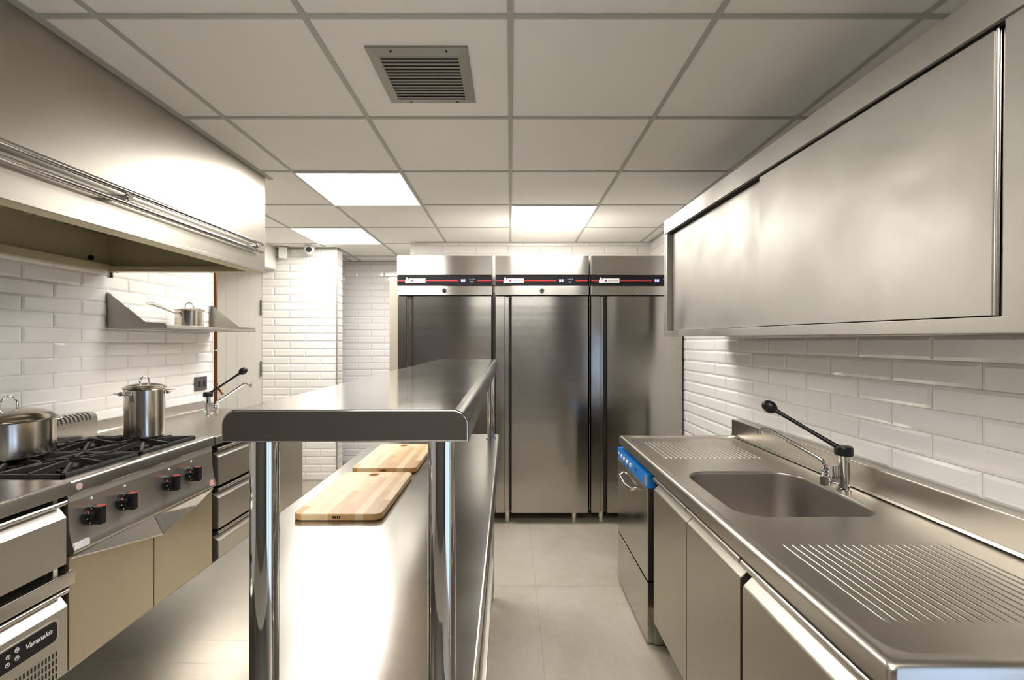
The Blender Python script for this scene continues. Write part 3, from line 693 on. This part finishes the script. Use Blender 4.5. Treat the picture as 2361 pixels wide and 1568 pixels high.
for v0, v1 in ((693, 727), (833, 868)):
    z1 = ZC + (790 - v0) * 4.51 / 1066; z0 = ZC + (790 - v1) * 4.51 / 1066; B().box(-2.438, -2.428, 4.500, 4.512, z0, z1, .001).build('hinge', simple('hinge_grey', (.12, .12, .11), .4, .8), d)
t = thing('security_camera', 'small white dome security camera on the tiled column under the ceiling', 'camera', (-1.93, 4.44, 2.26))
B().cyl((-1.93, 4.44, 2.262), (-1.93, 4.44, 2.284), .048, seg=32, bev=.004).build('base', WHITEP, t)
g = B(); bmesh.ops.create_uvsphere(g.bm, u_segments=32, v_segments=20, radius=.046); g.rot(Matrix.Translation((-1.93, 4.43, 2.245))); g.build('ball', WHITEP, t)
dv = Vector((.35, -.9, -.12)).normalized(); c0 = Vector((-1.93, 4.43, 2.245))
B().cyl(c0 + dv * .038, c0 + dv * .05, .026, .024, seg=28, bev=.002).build('lens', BLACK, t)
t = thing('alarm_sensor', 'small white box sensor in the corner beside the dome camera', 'sensor', (-2.2, 4.45, 2.24))
g = B(); g.box(-.038, .038, -.022, .022, -.055, .055, .01, 3).rot(Matrix.Translation((-2.195, 4.46, 2.222)) @ Matrix.Rotation(math.radians(25), 4, 'Z') @ Matrix.Rotation(math.radians(10), 4, 'X')); g.build('case', WHITEP, t)
B().cyl((-2.195, 4.46, 2.25), (-2.22, 4.51, 2.26), .01, seg=12).build('mount', WHITEP, t)

# ------------------------------------------------------------------ right sink counter top
t = thing('sink_worktop', 'long stainless steel sink worktop with ribbed drainers along the right wall', 'sink counter', (.95, 1.66, .78))
KX0, KX1, KY0, KY1, KZ = .606, 1.292, .737, 2.59, .838
q = .010
bowl = (.70, 1.150, 1.40, 1.885)
L = [rr(KX0, KX1, KY0, KY1, .012, KZ - .045), rr(KX0, KX1, KY0, KY1, .012, KZ - .012), rr(KX0 + .004, KX1, KY0 + .004, KY1 - .004, .012, KZ - .003), rr(KX0 + .012, KX1 - .004, KY0 + .012, KY1 - .012, .012, KZ), rr(KX0 + .026, KX1 - .01, KY0 + .026, KY1 - .026, .03, KZ - .001),
     rr(KX0 + .036, KX1 - .045, KY0 + .040, KY1 - .035, .045, KZ - .008), rr(KX0 + .042, KX1 - .05, KY0 + .046, KY1 - .042, .045, KZ - .009),
     rr(bowl[0] - .006, bowl[1] + .006, bowl[2] - .006, bowl[3] + .006, .095, KZ - .009), rr(*bowl, .09, KZ - .012)]
LB = [rr(bowl[0] + .0005, bowl[1] - .0005, bowl[2] + .0005, bowl[3] - .0005, .09, KZ - .0122), rr(bowl[0] + .004, bowl[1] - .004, bowl[2] + .004, bowl[3] - .004, .088, KZ - .02),
     rr(bowl[0] + .012, bowl[1] - .012, bowl[2] + .012, bowl[3] - .012, .085, KZ - .235), rr(bowl[0] + .04, bowl[1] - .04, bowl[2] + .04, bowl[3] - .04, .07, KZ - .262), rr(bowl[0] + .16, bowl[1] - .16, bowl[2] + .17, bowl[3] - .17, .05, KZ - .268)]
b = B(); b.loft(L)
B().loft(LB, cap1=True).build('sink_bowl', STEEL_BOWL, t, smooth=50)
def rib(x, y0, y1, w=.0055, h=.0022):
    n = 6; loops = []
    for yy, s in ((y0, .02), (y0 + .006, .7), (y0 + .014, 1), (y1 - .014, 1), (y1 - .006, .7), (y1, .02)):
        loops.append([(x + w * s * math.cos(math.pi * k / n), yy, KZ - .0092 + h * s * math.sin(math.pi * k / n)) for k in range(n + 1)])
    vs = [p for l in loops for p in l]; m = n + 1
    fs = [(i * m + k, i * m + k + 1, (i + 1) * m + k + 1, (i + 1) * m + k) for i in range(5) for k in range(n)]
    b.raw(vs, fs)
for k in range(20):
    rib(.712 + k * .0224, .865, 1.208)
for k in range(20):
    rib(.712 + k * .0224, 2.10, 2.455)
wt = b.build('worktop', STEEL_SINK, t, smooth=50)
B().lathe([(0, 0), (.038, 0), (.04, .002), (.034, .003), (.02, .001), (0, .001)], (.925, 1.64, KZ - .268), 32).build('drain', CHROME, wt)
bs = B(); bs.prism([(KX1 - .052, KZ - .006), (KX1 - .047, KZ + .004), (KX1 - .047, .922), (KX1 - .045, .925), (KX1, .925), (KX1, KZ - .006)], 'y', KY0, KY1 + .012, .0015); bs.build('backsplash', STEEL_SINK, t)

def tap(label, base, cap_z, lever, spout, side):
    x, y, z = base
    t = thing('elbow_lever_tap', label, 'tap', base, 'chrome taps with long black levers')
    B().lathe([(0, 0), (.023, 0), (.023, .006), (.0175, .010), (.0175, cap_z - z - .028), (0, cap_z - z - .028)], base, 32).build('body', CHROME, t)
    B().lathe([(0, 0), (.027, 0), (.029, .004), (.029, .026), (.025, .032), (0, .034)], (x, y, cap_z - .03), 32).build('cap', BLACK, t)
    Lp = Vector(lever); c = Vector((x, y, cap_z - .014)); d = (Lp - c)
    P = [c, c.lerp(Lp, .12), c.lerp(Lp, .5), c.lerp(Lp, .86), Lp]
    g = B(); g.tube(P, [.014, .0085, .0068, .0075, .010], 14)
    pad = B(); bmesh.ops.create_uvsphere(pad.bm, u_segments=28, v_segments=16, radius=1)
    Q = d.to_track_quat('X', 'Z').to_matrix().to_4x4()
    pad.rot(Matrix.Translation(Lp + d.normalized() * .012) @ Q @ Matrix.Diagonal((.029, .018, .024, 1))); g._merge(pad.bm)
    g.build('lever', BLACK, t)
    # valve block and swan spout
    dirn = Vector((Lp.x - x, Lp.y - y, 0)).normalized(); s0 = Vector((x, y, 0)) + dirn * .052 * side[0] + Vector((-dirn.y, dirn.x, 0)) * side[1]
    v = B(); v.cyl((x, y, z + .03), (s0.x, s0.y, z + .03), .012, seg=20).cyl((s0.x, s0.y, z + .012), (s0.x, s0.y, z + .045), .018, seg=24, bev=.003).cyl((s0.x, s0.y, z + .045), (s0.x, s0.y, z + .068), .012, .010, seg=20)
    for k in range(3): v.lathe([(.010, 0), (.0145, .004), (.010, .008)], (s0.x, s0.y, z + .046 + k * .011), 20)
    m_ = (Vector((x, y, z)) + s0 + Vector((0, 0, z))) / 2 if False else Vector(((x + s0.x) / 2, (y + s0.y) / 2, 0))
    v.cyl((m_.x, m_.y, z + .02), (m_.x, m_.y, z + .085), .008, seg=16)
    v.build('valve', CHROME, t)
    S = Vector(spout); a = Vector((s0.x, s0.y, z + .06)); b1 = Vector((s0.x, s0.y, z + .085)); hz = Vector((S.x - s0.x, S.y - s0.y, 0)); L_ = hz.length; hz.normalize()
    P = [a, b1, b1 + hz * .012 + Vector((0, 0, .014))]
    kx = S - hz * .045; kx.z = S.z
    p2 = b1 + hz * .03 + Vector((0, 0, .024)); P += [p2, p2.lerp(kx, .5), p2.lerp(kx, .93) + Vector((0, 0, -.001)), kx + hz * .008 + Vector((0, 0, .003)), S - hz * .01 + Vector((0, 0, .003)), S + Vector((0, 0, -.001))]
    sp = B().tube(P, .0072, 14).build('spout', CHROME, t)
    B().cyl(S + Vector((0, 0, -.018)), S + Vector((0, 0, .004)), .0105, seg=18, bev=.002).build('aerator', CHROME, sp)
    return t
tap('chrome tap with black elbow lever behind the right hand sink bowl', (1.188, 1.648, KZ - .009), .984, (1.02, 1.80, 1.098), (.998, 1.85, 1.008), (1, .016))
tap('chrome tap with black elbow lever on the left counter by the copper pipe', (-2.035, 3.11, .866), 1.02, (-1.862, 3.20, 1.150), (-1.800, 3.20, 1.068), (1, -.02))

# ------------------------------------------------------------------ right base units
t = thing('dishwasher', 'undercounter steel dishwasher with blue control strip below the right worktop', 'dishwasher', (.95, 2.34, 0))
DX = .609
B().box(DX + .03, 1.25, 2.052, 2.625, .012, .765, .003).build('body', STEEL_DW, t)
cs = B().box(DX, DX + .03, 2.055, 2.622, .706, .765, .002).build('control_strip', BLUE, t)
for y in (2.525, 2.468, 2.405, 2.338): B().cyl((DX - .007, y, .735), (DX + .001, y, .735), .0105, seg=20, bev=.002).build('button', WHITEP, cs)
B().cyl((DX - .002, 2.245, .737), (DX + .001, 2.245, .737), .006, seg=12).build('indicator', BLACK, cs)
B().box(DX - .001, DX + .001, 2.062, 2.095, .712, .758).build('grey_label', ALU, cs)
g = B()
for k in range(5): g.box(DX - .001, DX + .001, 2.572 + k * .008, 2.577 + k * .008, .733, .740)
g.build('faint_print', LABELW, cs, smooth=0)
dd = B().box(DX, DX + .03, 2.055, 2.622, .296, .699, .003).build('door', STEEL_DW, t)
B().box(DX - .003, DX + .028, 2.055, 2.622, .694, .705, .002).build('ledge', STEEL_BRT, dd)
g = B(); g.tube([(DX, 2.495, .655), (DX - .022, 2.480, .645), (DX - .026, 2.36, .632), (DX - .022, 2.235, .645), (DX, 2.215, .660)], [.006, .007, .0075, .007, .006], 12); g.build('door_handle', CHROME, dd)
B().box(DX, DX + .03, 2.055, 2.622, .02, .286, .002).build('lower_panel', STEEL_DW, t)
for y in (2.1, 2.58):
    for x in (DX + .05, 1.2): B().cyl((x, y, 0), (x, y, .02), .018, seg=14).build('foot', BLACK, t)

t = thing('sink_cabinet', 'stainless steel two door cabinet under the right hand sink bowl', 'cabinet', (.95, 1.62, 0))
QX = .620
B().box(QX + .04, 1.28, 1.245, 2.006, .14, .56, .001).box(QX + .04, QX + .055, 1.245, 2.006, .56, .785, .001).build('carcass', STEEL, t)
B().box(QX + .07, QX + .08, 1.25, 2.0, .0, .14).build('plinth', STEEL, t)
for a, c in ((1.630, 2.002), (1.248, 1.626)):
    dr = B().prism([(QX, .145), (QX, .718), (QX + .004, .723), (QX + .028, .744), (QX + .038, .744), (QX + .038, .145)], 'y', a, c, .0015).build('door', STEEL_DOOR, t)
    B().cyl((QX + .006, a, .765), (QX + .006, c, .765), .0105, seg=20, bev=.002).box(QX + .008, QX + .038, a, c, .759, .775, .001).build('grip_bar', STEEL, dr)

t = thing('base_cabinet', 'stainless steel base unit nearest the viewer under the right worktop', 'cabinet', (.95, .98, 0))
B().box(QX + .04, 1.28, .75, 1.232, .10, .785, .001).build('carcass', DARK, t)
B().box(QX + .07, QX + .08, .76, 1.22, .0, .10).build('plinth', STEEL, t)
PX = QX - .004
dr = B().prism([(PX, .11), (PX, .706), (PX + .004, .712), (PX + .030, .738), (PX + .042, .738), (PX + .042, .11)], 'y', .755, 1.228, .0015).build('door', STEEL_DOOR, t)
B().cyl((PX + .006, .755, .768), (PX + .006, 1.232, .768), .0125, seg=20, bev=.002).box(PX + .008, PX + .042, .755, 1.230, .760, .780, .001).build('grip_bar', STEEL_BRT, dr)

# ------------------------------------------------------------------ right wall cabinets with sliding doors
DV = None
def wall_cabinet(y0, y1, label, split):
    t = thing('wall_cabinet', label, 'wall cabinet', (1.1, (y0 + y1) / 2, 1.39), 'sliding door wall cabinets on the right')
    cy = 2.80; X = .93; z0 = 1.392; z1 = 2.086
    # shear-free yaw and slight fall along the wall, hinged at the far corner
    M = Matrix.Translation((X, cy, z0)) @ Matrix.Rotation(math.atan(17 / 1066), 4, 'Z') @ Matrix.Rotation(math.atan(10.5 / 1066), 4, 'X') @ Matrix.Translation((-X, -cy, -z0))
    def bx(nm, *a, m=STEEL_CAB, bev=.0015, par=None): return B().box(*a, bev).rot(M).build(nm, m, par or t)
    xb = X + .30
    bx('top_fascia', X - .004, X + .012, y0, y1, z1 - .080, z1)
    bx('top', X, xb, y0, y1, z1 - .012, z1 - .002)
    bx('bottom', X - .004, xb, y0, y1, z0, z0 + .033)
    bx('back', xb - .006, xb, y0, y1, z0, z1)
    bx('end_panel', X, xb, y1 - .012, y1, z0, z1); bx('end_panel', X, xb, y0, y0 + .012, z0, z1)
    bx('stile', X + .002, X + .05, y1 - .045, y1 - .012, z0 + .03, z1 - .08); bx('stile', X + .004, X + .05, y0 + .012, y0 + .092, z0 + .03, z1 - .08)
    bx('track', X + .014, X + .06, y0 + .012, y1 - .012, z1 - .083, z1 - .078, m=DARK)
    a = bx('sliding_door', X + .032, X + .046, split - .03, y1 - .062, z0 + .036, z1 - .086)
    c = bx('sliding_door', X + .010, X + .024, y0 + .117, split, z0 + .036, z1 - .086)
    for o, yy, xx in ((a, y1 - .062, X + .030), (c, y0 + .114, X + .008)):
        s_ = 1 if o is a else -1
        B().cyl((xx + .008, yy, z0 + .036), (xx + .008, yy, z1 - .086), .0045, seg=14).cyl((xx + .010, yy + s_ * .0195, z0 + .036), (xx + .010, yy + s_ * .0195, z1 - .086), .0035, seg=14).rot(M).build('door_edge', STEEL_BRT, o)
        bx('grip_channel', xx + .014, xx + .018, yy + (.003 if s_ > 0 else -.017), yy + (.017 if s_ > 0 else -.003), z0 + .036, z1 - .086, m=STEEL, par=o)
    return t
wall_cabinet(.815, 2.80, 'stainless steel wall cabinet with two sliding doors above the sink', 1.783)
wall_cabinet(-.6, .808, 'stainless steel wall cabinet running out of view at the right edge', .10)
for o in C.objects:
    if '_o' in o: del o['_o']
